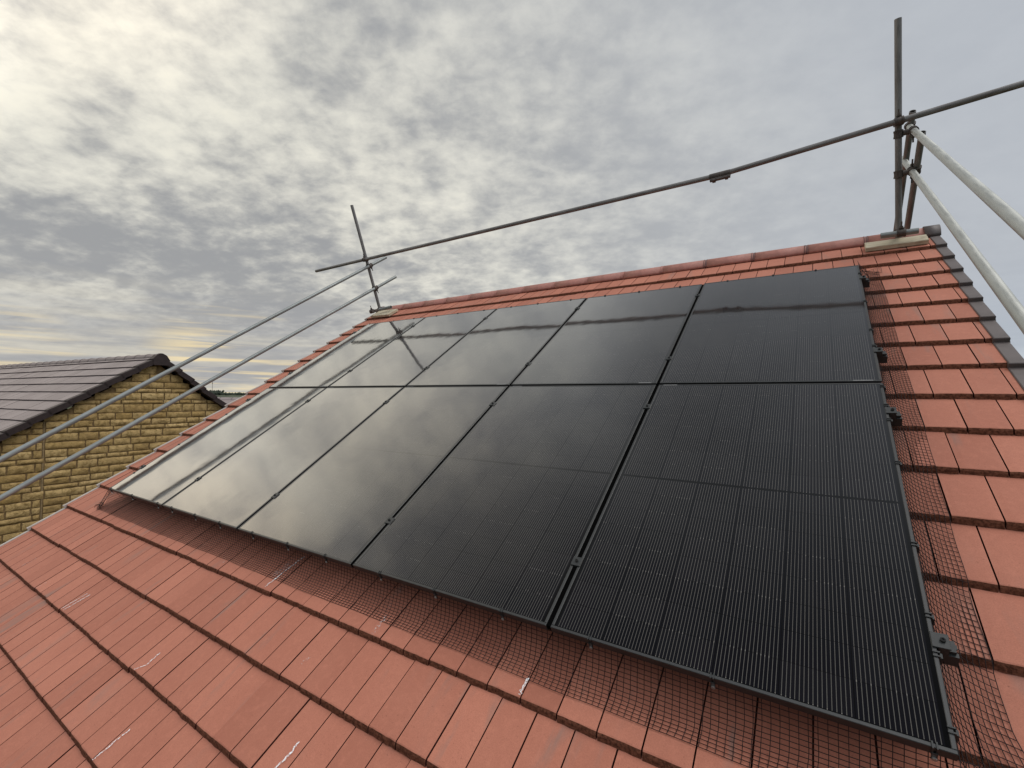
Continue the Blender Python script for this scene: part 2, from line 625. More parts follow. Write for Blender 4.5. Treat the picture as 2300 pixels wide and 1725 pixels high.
# low hills to the west
M_HILL = simple('hill_fields', (.075, .085, .060), .95, 0, .4, .02, .1)
mb = MB()
na = 90
rows = [(620, -6.5), (700, -1.0), (800, 2.6), (900, 3.4), (1100, 3.0), (1500, -7.0)]
hv = []
for r_, z_ in rows:
    for k in range(na + 1):
        a_ = math.radians(-125 + 250 * k / na)      # compass sweep centred on west
        dirv = Vector((-math.cos(a_), math.sin(a_), 0))
        bumpz = 1.1 * math.sin(k * .55) + .7 * math.sin(k * 1.31 + 1) if z_ > -5 else 0
        hv.append(Vector((CAM.x, CAM.y, 0)) + dirv * r_ + Vector((0, 0, z_ + bumpz)))
hf = []
for i in range(len(rows) - 1):
    for k in range(na):
        a0 = i * (na + 1) + k
        hf.append((a0, a0 + 1, a0 + na + 2, a0 + na + 1))
mb.add(hv, hf, smooth=True)
tag(mb.build('hills', M_HILL), kind='structure')

# wood along the hill top, one far-off mass of small leafy clumps
M_WOOD = simple('far_foliage', (.060, .072, .055), .95, 0, .4, .4, .1)
mb = MB()
for k in range(520):
    if k < 360:
        a_ = math.radians(random.uniform(20, 34))
    else:
        a_ = math.radians(random.uniform(-70, 90))
    r_ = random.uniform(760, 900)
    tall = random.choice([4, 5, 6, 7]) if math.degrees(a_) < 24.9 else random.choice([2, 2.5, 3])
    base = Vector((CAM.x, CAM.y, 0)) + Vector((-math.cos(a_), math.sin(a_), 0)) * r_ + Vector((0, 0, 1.5))
    for q in range(7):
        c = base + Vector((random.uniform(-3, 3), random.uniform(-3, 3), tall * random.uniform(.1, .9)))
        s_ = random.uniform(.8, 1.8)
        vs = []
        for e in ((1, 0, 0), (-1, 0, 0), (0, 1, 0), (0, -1, 0), (0, 0, 1), (0, 0, -1)):
            vs.append(c + Vector(e) * s_ * random.uniform(.7, 1.3))
        mb.add(vs, [(0, 2, 4), (2, 1, 4), (1, 3, 4), (3, 0, 4), (2, 0, 5), (1, 2, 5), (3, 1, 5), (0, 3, 5)])
tag(mb.build('wood', M_WOOD), 'distant grey-green wood along the skyline beyond the stone gable', 'trees', kind='stuff')

# thin mast among those trees
pm = CAM + ray(476.5, 884).normalized() * 420
mb = MB()
mb.tube((pm.x, pm.y, GZ), (pm.x, pm.y, pm.z + 9.0), .13, 8, hollow=False)
mb.box((pm.x - .9, pm.y - .08, pm.z + 7.6), (pm.x + .9, pm.y + .08, pm.z + 7.9))
tag(mb.build('mast', M_COUP, origin=(pm.x, pm.y, GZ)), 'thin distant mast rising above the far wood', 'mast')

# ------------------------------------------------------------------ tiled slopes
def tile_course(mb, fr, u0, u1, va, vb, phase, width, lipn, thick, mi_top, mi_edge, seg=5, jig=.0012, pair=True, k=0, gapw=.0056, rake=.62, nmat=3):
    """one course of tiles between lip va and the next lip vb; fr maps (u, v, n) to world"""
    n0 = math.floor((u0 - phase) / width) - 1
    i = n0
    slope = thick / (vb - va)
    while True:
        ua = phase + i * width
        ub = ua + width
        i += 1
        if ub <= u0 + .01:
            continue
        if ua >= u1 - .01:
            break
        even = (i + k) % 2 == 0
        gl_ = gapw if (even or not pair) else gapw * .9
        gr_ = gapw if (not even or not pair) else gapw * .9
        if even or not pair:
            tile_course.pn = random.gauss(0, jig)
            tile_course.pv = random.gauss(0, jig * 1.3)
            tile_course.tt = random.random()
        pn, pv, tt = tile_course.pn, tile_course.pv, tile_course.tt
        a_, b_ = max(ua + gl_ / 2, u0), min(ub - gr_ / 2, u1)
        if b_ - a_ < .012:
            continue
        tint = min(1, max(.02, tt * .35 + random.random() * .65))
        rk = thick * rake
        prof = [(va - .0012, lipn - thick), (va + rk * .45, lipn - thick * .42), (va + rk * .9, lipn - .0035), (va + rk + .003, lipn - .0006 - rk * slope)]
        vs = []
        for s in range(seg + 1):
            uu = a_ + (b_ - a_) * s / seg
            jv, jn = random.gauss(0, jig * .8), random.gauss(0, jig * .35)
            for q, (v_, n_) in enumerate(prof):
                edge_n = -.0015 if s in (0, seg) and q >= 2 else 0
                vs.append(fr(uu, v_ + pv + (jv if q < 2 else jv * .5 if q == 2 else 0), n_ + pn + (jn * (3 if q == 1 else 1) if q in (1, 2) else 0) + edge_n))
            vs.append(fr(uu, vb + .03, lipn - (vb + .03 - va) * slope + pn))
        np_ = 5
        ft, fe = [], []
        for s in range(seg):
            for q in range(np_ - 1):
                f = (s * np_ + q, (s + 1) * np_ + q, (s + 1) * np_ + q + 1, s * np_ + q + 1)
                (fe if q < 2 else ft).append(f)
        o = len(mb.v)
        mb.add(vs, ft, mi_top, tint)
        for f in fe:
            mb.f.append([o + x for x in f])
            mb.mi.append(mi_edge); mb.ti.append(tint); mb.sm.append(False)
        # joint sides
        for s in (0, seg):
            e = [vs[s * np_ + q] for q in range(0, np_)]
            uu = a_ if s == 0 else b_
            lowr = [fr(uu, va + .002, lipn - thick - .002), fr(uu, vb + .03, lipn - thick - .014)]
            ps = e + [lowr[1], lowr[0]]
            idx = list(range(len(ps)))
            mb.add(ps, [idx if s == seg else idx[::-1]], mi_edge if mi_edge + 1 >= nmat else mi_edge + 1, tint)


tile_course.pn, tile_course.pv, tile_course.tt = 0.0, 0.0, .5

# lips of the courses up the slope
LIPS = [-2.56, -2.27, -1.98, -1.69, -1.40, -1.112, -.822, -.528, -.232, .068, .358, .652, .950, 1.244, 1.539, 1.830, 2.130,
        2.414, 2.699, 2.986, 3.255, 3.528, 3.815, 4.100, 4.42]
U0, U1 = -.755, 6.335
house = empty('house', (2.8, 3.83, GZ))
tag(house, 'house with red tiled roof that carries the black solar panels', 'house')
mb = MB()
for k in range(len(LIPS) - 1):
    va, vb = LIPS[k], LIPS[k + 1]
    kk = k - 8
    ph = .060 if kk % 2 == 0 else .132
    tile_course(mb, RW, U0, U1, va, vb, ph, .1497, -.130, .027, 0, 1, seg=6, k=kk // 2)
# bedding below the tiles
mb.add([RW(U0 + .01, -2.55, -.170), RW(U1 - .01, -2.55, -.170), RW(U1 - .01, 4.48, -.170), RW(U0 + .01, 4.48, -.170)], [(0, 1, 2, 3)], 2)
# far slope, mirrored about the ridge (Y = 3.84)
YR = 3.84


def RF(u, v, n):
    p = RW(u, v, n)
    return Vector((u, 2 * YR - p.y, p.z))


for k in range(len(LIPS) - 1):
    mbt = MB()
    ph = .060 if k % 2 else .132
    tile_course(mb, lambda u, v, n: RF(U0 + U1 - u, v, n), U0, U1, LIPS[k], LIPS[k + 1], ph, .2994, -.130, .021, 0, 1, seg=2, pair=False)
mb.add([RF(U1 - .01, -2.55, -.170), RF(U0 + .01, -2.55, -.170), RF(U0 + .01, 4.48, -.170), RF(U1 - .01, 4.48, -.170)], [(0, 1, 2, 3)], 2)
roof = under(mb.build('roof', [M_TILE, M_EDGE, M_UNDER], origin=RW(2.8, 4.0, -.13)), house)

# ridge tiles: half-round, each a part
RIDGE_Z = 2.300
RR = .095


def half_round(mb, ua, ub, r0, r1, zc_, yc, a0=-8, a1=188, seg=14, thick=.014):
    vs = []
    for uu, rr in ((ua, r0), (ub, r1)):
        for ring in (0, 1):
            for s in range(seg + 1):
                an = math.radians(a0 + (a1 - a0) * s / seg)
                r_ = rr - ring * thick
                vs.append((uu, yc - r_ * math.cos(an), zc_ + r_ * math.sin(an)))
    n = seg + 1
    fs = []
    for s in range(seg):
        fs.append((s, s + 1, 2 * n + s + 1, 2 * n + s))
        fs.append((n + s + 1, n + s, 3 * n + s, 3 * n + s + 1))
        fs.append((s + 1, s, n + s, n + s + 1))
        fs.append((2 * n + s, 2 * n + s + 1, 3 * n + s + 1, 3 * n + s))
    for s in (0, seg):
        f = (s, 2 * n + s, 3 * n + s, n + s)
        fs.append(f if s == 0 else f[::-1])
    mb.add(vs, fs, 0, 0, True)


jn = [-.645 + .465 * i for i in range(16)]
jn = [-.765] + jn[0:1] + [x for x in jn[1:]]
for i in range(1, len(jn)):
    ua, ub = jn[i - 1], jn[i]
    if i == 1:
        continue
    mbr = MB()
    dz_ = random.gauss(0, .0015)
    half_round(mbr, ua + .006, ub - .006, RR, RR, RIDGE_Z + dz_, YR)
    half_round(mbr, ua + .0, ua + .012, RR - .003, RR - .003, RIDGE_Z + dz_, YR)
    rt = mbr.build('ridge_tile', M_RIDGE, origin=((ua + ub) / 2, YR, RIDGE_Z))
    under(rt, roof)
    mbu = MB()                                # union band over the joint
    half_round(mbu, ub - .018, ub - .012, RR + .0025, RR + .0025, RIDGE_Z, YR)
    half_round(mbu, ub + .008, ub + .014, RR + .0025, RR + .0025, RIDGE_Z, YR)
    half_round(mbu, ub - .012, ub + .008, RR - .001, RR - .001, RIDGE_Z, YR)
    un = mbu.build('union_band', M_UNION if i > 11 else M_RIDGE, origin=(ub, YR, RIDGE_Z))
    under(un, roof)
# short lengths at the two ends
for ua, ub in ((-.765, -.655), (jn[-1] + .01, 6.285)):
    mbr = MB()
    half_round(mbr, ua, ub, RR, RR, RIDGE_Z, YR)
    under(mbr.build('ridge_tile', M_RIDGE, origin=((ua + ub) / 2, YR, RIDGE_Z)), roof)
mbr = MB()
half_round(mbr, 6.27, 6.375, RR + .012, RR + .012, RIDGE_Z, YR)
vs = [(6.372, YR - (RR + .01) * math.cos(math.radians(a)), RIDGE_Z + (RR + .01) * math.sin(math.radians(a))) for a in range(-8, 189, 14)]
mbr.add(vs, [list(range(len(vs)))])
ec = mbr.build('ridge_end_cap', M_CAPGREY, origin=(6.32, YR, RIDGE_Z))
ec['label'] = 'grey plastic ridge end cap'
under(ec, roof)
mbr = MB()
half_round(mbr, -.79, -.70, RR + .010, RR + .010, RIDGE_Z, YR)
vs = [(-.787, YR - (RR + .01) * math.cos(math.radians(a)), RIDGE_Z + (RR + .01) * math.sin(math.radians(a))) for a in range(-8, 189, 14)]
mbr.add(vs, [list(range(len(vs)))[::-1]])
under(mbr.build('ridge_end_cap', M_CAPGREY, origin=(-.75, YR, RIDGE_Z)), roof)

# verge caps, one per course on each edge
for k in range(3, len(LIPS) - 1):
    va, vb = LIPS[k], LIPS[k + 1]
    sl = .027 / (vb - va)

    def sk(u, v, n, va=va, sl=sl):
        return RW(u, v, n - (v - va) * sl)
    mc = MB()
    mc.bbox((6.300, va - .012, -.135 - .03), (6.368, vb + .02, -.122), .004, fn=sk)
    mc.box((6.345, va - .010, -.30), (6.371, vb - .008, -.150), fn=sk)
    c = mc.build('verge_cap', M_CAPGREY, origin=RW(6.32, va, -.13))
    under(c, roof)
    mc = MB()
    mc.bbox((-.778, va - .010, -.160), (-.748, vb + .02, -.121), .003, fn=sk)
    mc.box((-.776, va - .008, -.30), (-.752, vb - .008, -.150), fn=sk)
    c = mc.build('verge_cap', M_CAPGLARE, origin=RW(-.76, va, -.13))
    under(c, roof)

# walls, gable ends, fascia, gutter below
eave = RW(0, -2.56, -.2)
mb = MB()
yl, yh = eave.y + .30, 2 * YR - eave.y - .30
for xw, flip in ((-.66, False), (6.25, True)):
    zt = RW(0, 4.4, -.24).z
    za = eave.z + .16
    ps = [(xw, yl, GZ), (xw, yh, GZ), (xw, yh, za), (xw, YR, zt), (xw, yl, za)]
    mb.add(ps, [(0, 1, 2, 3, 4) if flip else (4, 3, 2, 1, 0)])
for yw, fl in ((yl, False), (yh, True)):
    ps = [(-.66, yw, GZ), (6.25, yw, GZ), (6.25, yw, eave.z + .16), (-.66, yw, eave.z + .16)]
    mb.add(ps, [(0, 1, 2, 3) if not fl else (3, 2, 1, 0)])
under(mb.build('wall', M_WALL, origin=(2.8, YR, GZ)), house)
for s in (0, 1):
    mb = MB()
    y0_ = eave.y + .04 if s == 0 else 2 * YR - eave.y - .07
    mb.box((-.74, y0_, eave.z - .19), (6.34, y0_ + .03, eave.z - .02))
    under(mb.build('fascia', M_FASCIA, origin=(2.8, y0_, eave.z)), house)
    mb = MB()
    y0_ = eave.y - .03 if s == 0 else 2 * YR - eave.y + .03
    mb.tube((-.76, y0_, eave.z - .06), (6.36, y0_, eave.z - .06), .055, 12)
    under(mb.build('gutter', M_GUTTER, origin=(2.8, y0_, eave.z)), house)

# chalk lines the installers drew on the tiles
def chalk_mat():
    m_, t, b, o = material('white_chalk')
    tcn = t.new('ShaderNodeTexCoord').outputs['Object']
    n, _ = t.noise(tcn, 130, 4, .7)
    n2, _ = t.noise(tcn, 18, 2, .5)
    b.inputs['Base Color'].default_value = (.86, .85, .86, 1)
    b.inputs['Roughness'].default_value = .95
    t.put(b.inputs['Alpha'], t.mul(t.sstep(n, .36, .56), t.sstep(n2, .22, .45)))
    return m_


def faint_chalk():
    m_, t, b, o = material('faint_chalk')
    tcn = t.new('ShaderNodeTexCoord').outputs['Object']
    n, _ = t.noise(tcn, 90, 5, .75)
    b.inputs['Base Color'].default_value = (.75, .68, .66, 1)
    b.inputs['Roughness'].default_value = .95
    t.put(b.inputs['Alpha'], t.sstep(n, .48, .66, 0, .7))
    return m_


M_CHALK, M_CHALK2 = chalk_mat(), faint_chalk()


def tile_n(v):
    for k in range(len(LIPS) - 1):
        if LIPS[k] <= v < LIPS[k + 1]:
            return -.130 - .027 * (v - LIPS[k]) / (LIPS[k + 1] - LIPS[k])
    return -.13


def chalk(pts, wdt, m_):
    mbk = MB()
    fine = []
    for (a, b) in zip(pts[:-1], pts[1:]):
        for s in range(10):
            t_ = s / 10
            fine.append((a[0] + (b[0] - a[0]) * t_, a[1] + (b[1] - a[1]) * t_))
    fine.append(pts[-1])
    vs = []
    for i, (u, v) in enumerate(fine):
        ww = wdt * (.6 + .5 * random.random())
        du = random.gauss(0, .0022)
        # lap over the lip of each course instead of floating across it
        vs.append(RW(u + du - ww / 2, v, tile_n(v) + .0042))
        vs.append(RW(u + du + ww / 2, v, tile_n(v) + .0042))
    mbk.add(vs, [(2 * i, 2 * i + 1, 2 * i + 3, 2 * i + 2) for i in range(len(fine) - 1)])
    o = mbk.build('chalk_mark', m_, origin=RW(*pts[0], -.12))
    under(o, roof)


chalk([(1.292, -.800), (1.305, -.73), (1.320, -.664)], .007, M_CHALK)
chalk([(1.328, -.800), (1.345, -.73), (1.365, -.661)], .008, M_CHALK)
chalk([(2.515, -.800), (2.560, -.759), (2.552, -.689)], .008, M_CHALK)
chalk([(2.842, -1.095), (2.849, -1.046), (2.859, -.955)], .008, M_CHALK)
chalk([(3.750, -.780), (3.768, -.713), (3.764, -.661)], .010, M_CHALK)
chalk([(2.835, -.205), (2.841, -.102), (2.867, .041)], .010, M_CHALK)
chalk([(4.546, -.208), (4.548, -.141)], .010, M_CHALK)
chalk([(.054, -.781), (.089, -.67)], .012, M_CHALK2)
chalk([(.69, -.810), (.715, -.727)], .010, M_CHALK2)
chalk([(2.281, -.209), (2.281, -.156)], .010, M_CHALK2)
chalk([(3.752, -.213), (3.745, -.158), (3.749, -.111)], .024, M_CHALK2)
chalk([(3.72, -.10), (3.70, .04)], .012, M_CHALK2)
chalk([(2.80, -.13), (2.82, -.03)], .050, M_CHALK2)
chalk([(3.49, -.44), (3.50, -.40)], .016, M_CHALK2)

# ------------------------------------------------------------------ solar panels
ROOF_ROT = (TH, 0, 0)
FR = .011       # visible width of the frame lip


def frame_mesh():
    mb = MB()
    ch = .0015
    for (lo, hi) in (((0, 0, -PT), (PW, FR, 0)), ((0, PH - FR, -PT), (PW, PH, 0)),
                     ((0, FR, -PT), (FR, PH - FR, 0)), ((PW - FR, FR, -PT), (PW, PH - FR, 0))):
        mb.bbox(lo, hi, ch)
    # return flange underneath
    for (lo, hi) in (((.0, .012, -PT - .0012), (PW, .03, -PT + .0008)), ((0, PH - .03, -PT - .0012), (PW, PH - .012, -PT + .0008))):
        mb.box(lo, hi)
    # back of the laminate
    mb.add([(FR, FR, -.008), (PW - FR, FR, -.008), (PW - FR, PH - FR, -.008), (FR, PH - FR, -.008)], [(3, 2, 1, 0)])
    return mb


def sticker(mb, x0, y0, wd, ht):
    mb.box((x0, y0, -.0008), (x0 + wd, y0 + ht, .0006))


labels = {
    (0, 0): 'black solar panel in the lower row beside the left verge, pale with reflected rails',
    (1, 0): 'black solar panel second from the left in the lower row, reflecting warm sky',
    (2, 0): 'black solar panel in the middle of the lower row',
    (3, 0): 'black solar panel in the lower row, next to the nearest corner panel',
    (4, 0): 'nearest black solar panel, its corner closest to the viewer at the bottom right',
    (0, 1): 'black solar panel in the upper row beside the left verge below the leaning post',
    (1, 1): 'black solar panel in the upper row showing the reflection of the leaning post',
    (2, 1): 'black solar panel in the middle of the upper row under the ridge',
    (3, 1): 'black solar panel fourth from the left in the upper row',
    (4, 1): 'black solar panel at the upper right corner, reflecting the rail and its sleeve coupler',
}
fmesh = None
for (c, r_), lab in labels.items():
    u = c * (PW + GAP)
    v = r_ * (PH + GAP)
    root = empty('solar_panel', RW(u, v, 0), ROOF_ROT)
    root.rotation_euler = (TH + random.gauss(0, .0006), random.gauss(0, .0008), 0)
    tag(root, lab, 'solar panel', 'solar panels on the red roof')
    if fmesh is None:
        fo = frame_mesh().build('frame', M_FRAME)
        fmesh = fo.data
        fo.parent = root
    else:
        fo = bpy.data.objects.new('frame', fmesh)
        COL.objects.link(fo)
        fo.parent = root
    # added black strip standing in for the shade in the open gap between columns
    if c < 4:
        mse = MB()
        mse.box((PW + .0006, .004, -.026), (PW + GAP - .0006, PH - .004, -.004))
        mse.build('gap_shade', M_GAPSHADE, root)
    # glass: slightly dished, each panel a little differently
    gx, gy = 16, 24
    sag = random.uniform(.0010, .0024)
    tw = random.uniform(-.0010, .0010)
    vs, fs = [], []
    for j in range(gy + 1):
        for i in range(gx + 1):
            s, t_ = i / gx, j / gy
            z = -.0016 - sag * math.sin(math.pi * s) * math.sin(math.pi * t_) - tw * math.sin(2 * math.pi * s) * math.sin(math.pi * t_)
            vs.append((FR + (PW - 2 * FR) * s, FR + (PH - 2 * FR) * t_, z))
    for j in range(gy):
        for i in range(gx):
            a = j * (gx + 1) + i
            fs.append((a, a + 1, a + gx + 2, a + gx + 1))
    mg = MB()
    mg.add(vs, fs, smooth=True)
    go = mg.build('glass', M_PV, root)
    # small grey type stickers on the frame next to the middle gap
    ms = MB()
    if r_ == 0:
        sticker(ms, .03, PH - .0095, .085, .007)
    else:
        sticker(ms, PW - .12, .0025, .085, .007)
    ms.build('sticker', M_LABEL, root)

UR = 5 * PW + 4 * GAP

# ------------------------------------------------------------------ mounting rails with clamps
def fast_part(mb, name, mat, root_loc, parent):
    """verts given in roof coordinates; object sits in the parent's rotated frame"""
    me_o = mb.build(name, mat, parent)
    return me_o


rail_labels = ['black mounting rail below the lower row, nearest the eaves',
               'black mounting rail under the upper half of the lower panel row',
               'black mounting rail under the lower half of the upper panel row',
               'black mounting rail just below the top edge of the upper panel row']
for ri, v in enumerate((.306, 1.487, 2.090, 3.225)):
    root = empty('mounting_rail', RW(0, v, -.07), ROOF_ROT)
    tag(root, rail_labels[ri], 'mounting rail', 'mounting rails under the panels')
    mr = MB()
    x0, x1 = -.05, UR + .052
    # open channel with a flange on top
    mr.box((x0, -.020, -.003), (x1, .020, .0))
    mr.box((x0, -.020, 0), (x1, -.016, .036))
    mr.box((x0, .016, 0), (x1, .020, .036))
    mr.box((x0, -.020, .036), (x1, -.006, .0395))
    mr.box((x0, .006, .036), (x1, .020, .0395))
    mr.box((x0 + .012, -.0158, .0003), (x1 - .012, .0158, .0355), 1)
    mr.build('channel', [M_CLAMP, M_HOLLOW], root)
    top = .070                     # panel face in this frame
    for k in range(1, 5):
        uc = k * (PW + GAP) - GAP / 2
        mc = MB()
        mc.bbox((uc - .021, -.022, top + .0006), (uc + .021, .022, top + .0052), .001)
        mc.box((uc - .0085, -.022, top - .034), (uc + .0085, .022, top + .0004))
        cl = mc.build('mid_clamp', M_CLAMP, root)
        mbolt = MB()
        mbolt.tube((uc, 0, top + .0052), (uc, 0, top + .0115), .0068, 10, wall=.0032)
        mbolt.build('bolt', M_HOLLOW, cl)
    for side in (0, 1):
        ue = UR if side else 0.0
        sg = 1 if side else -1
        mc = MB()
        xs = sorted((ue - sg * .010, ue + sg * .031))
        mc.bbox((xs[0], -.024, top + .0006), (xs[1], .024, top + .0052), .001)
        xs = sorted((ue + sg * .004, ue + sg * .028))
        mc.box((xs[0], -.024, .041), (xs[1], .024, top + .0004))
        xs = sorted((ue + sg * .030, ue + sg * .046))
        mc.box((xs[0], -.013, .040), (xs[1], .022, .052))
        cl = mc.build('end_clamp', M_CLAMP, root)
        mbolt = MB()
        ub = ue + sg * .016
        mbolt.tube((ub, 0, top + .0052), (ub, 0, top + .012), .0068, 10, wall=.0032)
        mbolt.build('bolt', M_HOLLOW, cl)

# ------------------------------------------------------------------ netting skirts
WR = .0013
CELL = .0235


def net_from_grid(mb, G):
    """G: list of rows of points; wires along rows and columns"""
    for row in G:
        mb.wire(row, WR)
    for j in range(len(G[0])):
        mb.wire([row[j] for row in G], WR)


def wob(x, y, s=1.0):
    return s * (.5 * math.sin(2.1 * x + 1.3 * y) + .3 * math.sin(5.3 * x - 2.2 * y + 1) + .2 * math.sin(11.7 * x + 4 * y))


def rn(u, v, lift=.004):
    return tile_n(v) + lift


def clip(mb_, axis, c, mi=0):
    """small hook over the frame edge; axis 0: bottom edge, 1: right edge, 2: top edge, 3: left edge"""
    x, y = c
    if axis == 0:
        for dx_ in (-.0055, .0035):
            mb_.box((x + dx_, y - .0035, -.033), (x + dx_ + .0035, y + .014, .0030))
        mb_.box((x - .0055, y - .006, -.045), (x + .007, y - .0036, -.018))
    elif axis == 1:
        for dy_ in (-.0085, .0045):
            mb_.box((x - .012, y + dy_, -.034), (x + .0045, y + dy_ + .0042, .0034))
        mb_.box((x + .0046, y - .0075, -.036), (x + .010, y + .0075, -.004))
    elif axis == 2:
        mb_.box((x - .007, y - .012, -.030), (x + .007, y + .006, .0036))
    else:
        mb_.box((x - .006, y - .007, -.030), (x + .012, y + .007, .0036))


def net_thing(label, G_list, clips, washers=True):
    root = empty('bird_netting', RW(0, 0, 0), ROOF_ROT)
    tag(root, label, 'netting', 'netting skirts round the panels')
    mbn = MB()
    for G in G_list:
        net_from_grid(mbn, G)
    mbn.build('netting', M_NET, root)
    for ax, c in clips:
        mc = MB()
        clip(mc, ax, c)
        co = mc.build('clip', M_CLAMP, root)
        if ax == 0 and washers:
            mw_ = MB()
            mw_.tube((c[0] + .001, c[1] - .010, -.040), (c[0] + .001, c[1] - .0062, -.040), .0062, 10, hollow=False)
            mw_.build('washer', M_WASHER, co)
    return root


# bottom skirt: hangs from the frame, sweeps out onto the tiles
nb_c = int((UR + .20 + .02) / CELL)
prof_b = [(.004, -.030), (.000, -.050), (-.010, -.072), (-.024, -.092), (-.043, -.109), (-.064, -.121), (-.087, -.1285), (-.111, -.133), (-.137, -.1365)]
prof_b = []
for i in range(15):
    s = i / 14
    prof_b.append((.004 - .150 * (s ** 1.15), None, s))
Gb = []
for (vv, _, s) in prof_b:
    row = []
    for j in range(nb_c + 1):
        u = -.085 + CELL * j
        wv = .004 * wob(u * 1.7, 0) * s
        v2 = vv + wv
        floor_n = rn(u, v2, .0035)
        hang = -.030 - .112 * (1 - (1 - s) ** 2.2)
        n2 = max(floor_n, hang) + .004 * wob(u * 3, s * 4) * math.sin(math.pi * s)
        row.append((u + .006 * wob(u * 2.3, s * 3) * s, v2, max(n2, floor_n)))
    Gb.append(row)
# bunched end by the left verge
Gt = []
for i in range(7):
    s = i / 6
    row = []
    for j in range(8):
        t_ = j / 7
        u = -.19 + .13 * t_ + .012 * math.sin(9 * s)
        v = -.145 + .055 * s + .02 * math.sin(4 * t_ + s)
        row.append((u, v, rn(u, v, .006 + .020 * abs(math.sin(6 * s + 3 * t_)))))
    Gt.append(row)
Gu = []
for i in range(9):
    s = i / 8
    row = []
    for j in range(8):
        t_ = j / 7
        u = -.08 - .05 * s + .09 * t_ * (1 - .4 * s)
        v = .004 - .13 * s
        row.append((u, v, max(rn(u, v, .005), -.03 - .10 * s) + .006 * math.sin(7 * t_)))
    Gu.append(row)
bot_clips = [(0, (u, 0.0)) for u in (.030, .521, 1.048, 1.304, 1.691, 2.054, 2.475, 2.862, 3.223, 3.661, 4.021, 4.387, 4.774, 5.186, 5.706)]
net_thing('black wire netting skirt along the bottom edge of the panels, bunched at its left end', [Gb, Gt, Gu], bot_clips)

# right skirt
nr_c = int((3.70 - (-.02)) / CELL)
Gr = []
for i in range(13):
    s = i / 12
    row = []
    for j in range(nr_c + 1):
        v = -.045 + CELL * j
        un = 5.754 + .140 * (s ** 1.25) + .004 * wob(v * 2, s)
        if v < .18:
            un += .05 * s * (1 - (v + .045) / .225)
        fl = rn(un, v + .002, .0035)
        hang = -.028 - .118 * (1 - (1 - s) ** 2.1)
        n2 = max(fl, hang) + .003 * wob(v * 4, s * 5) * math.sin(math.pi * s)
        if v > PH * 2 + GAP:
            n2 = max(fl, hang) + .010 * abs(math.sin(v * 30 + s * 5)) * (1 - s * .5)
        vv = v + .010 * math.sin(math.pi * s) * (1 if v < 3.4 else 0) - .012 * s
        row.append((un, vv, max(n2, rn(un, vv, .0035))))
    Gr.append(row)
# flap folded over at the top right corner
Gf = []
for i in range(6):
    row = []
    for j in range(7):
        s, t_ = i / 5, j / 6
        u = 5.77 + .14 * t_
        v = 3.60 + .095 * s + .01 * math.sin(3 * t_)
        row.append((u, v, rn(u, v, .022 + .010 * math.sin(5 * t_ + 3 * s))))
    Gf.append(row)
right_clips = [(1, (UR, v)) for v in (.056, .262, .388, .669, 1.107, 1.415, 1.535, 1.709, 2.149, 2.359, 2.793, 3.32)]
net_thing('black wire netting skirt down the right side of the panels, folded flap at its top', [Gr, Gf], right_clips)

# top skirt, mostly hidden behind the panels
Gp = []
for i in range(5):
    s = i / 4
    row = []
    for j in range(int(UR / CELL) + 1):
        u = .01 + CELL * j
        v = 2 * PH + GAP - .006 - .002 * s
        row.append((u, v, -.032 - s * .105))
    Gp.append(row)
top_clips = [(2, (u, 2 * PH + GAP)) for u in (.033, .532, .924, 1.338, 1.694, 2.105, 2.498, 2.856, 3.265, 3.655, 4.011, 4.401, 4.812, 5.167, 5.471)]
net_thing('black wire netting along the top edge of the panels, only its clips showing', [Gp], top_clips)
Gl = []
for i in range(5):
    s = i / 4
    row = []
    for j in range(int(2 * PH / CELL)):
        v = .02 + CELL * j
        row.append((.006 + .002 * s, v, -.032 - s * .10))
    Gl.append(row)
left_clips = [(3, (0.0, v)) for v in (.22, .66, 1.2, 1.62, 2.3, 2.75, 3.3)]
net_thing('black wire netting along the left edge of the panels beside the verge', [Gl], left_clips)

# ------------------------------------------------------------------ scaffold edge protection
TR = .02415


def on_pole(x, y):
    # the two posts lean slightly back over the slope: plane Y = 3.70 - .33 (Z - 2.33)
    return on_plane(x, y, (0, 3.70, 2.33), (0, 1, .33))


def on_x(x, y, X):
    return on_plane(x, y, (X, 0, 0), (1, 0, 0))


def extend(a, b, t):
    return a + (b - a) * t


scaf = empty('scaffold_guard_rail', RW(6.08, 4.3, -.09))
tag(scaf, 'grey steel tube scaffold guard rail clamped together along the ridge and both verges', 'scaffolding')

L_base, L_top = on_pole(853.5, 696), on_pole(790, 461)
R_base, R_top = on_pole(2018.5, 534), on_pole(2017, 42)
rail_l = on_pole(710, 609)
rail_c = on_pole(1617, 393)
rail_r = on_pole(2318, 182)
# rail runs in front of the posts
off = Vector((0, -.050, -.016))


def tube_part(name, a, b, mat, r=TR, label=None, rings=1, bend=0.0, par=None):
    mbt = MB()
    a, b = Vector(a), Vector(b)
    ax = (b - a).normalized()
    L = (b - a).length
    mbt.tube((0, 0, 0), (0, 0, L), r, 20, rings=rings)
    me_o = mbt.build(name, mat)
    me_o.rotation_mode = 'QUATERNION'
    me_o.rotation_quaternion = ax.to_track_quat('Z', 'Y')
    me_o.location = a
    if label:
        me_o['label'] = label
    P_ = par or scaf
    me_o.parent = P_
    if P_ is scaf:
        me_o.location = a - scaf.location
    return me_o


post_l = tube_part('post', L_base, L_top, M_RUSTY, label='leaning left post')
post_r = tube_part('post', R_base, R_top, M_RUSTY, label='upright right post')


def shift_to(p, k):
    """same line of sight, k metres nearer the camera"""
    return p + (CAM - p).normalized() * k


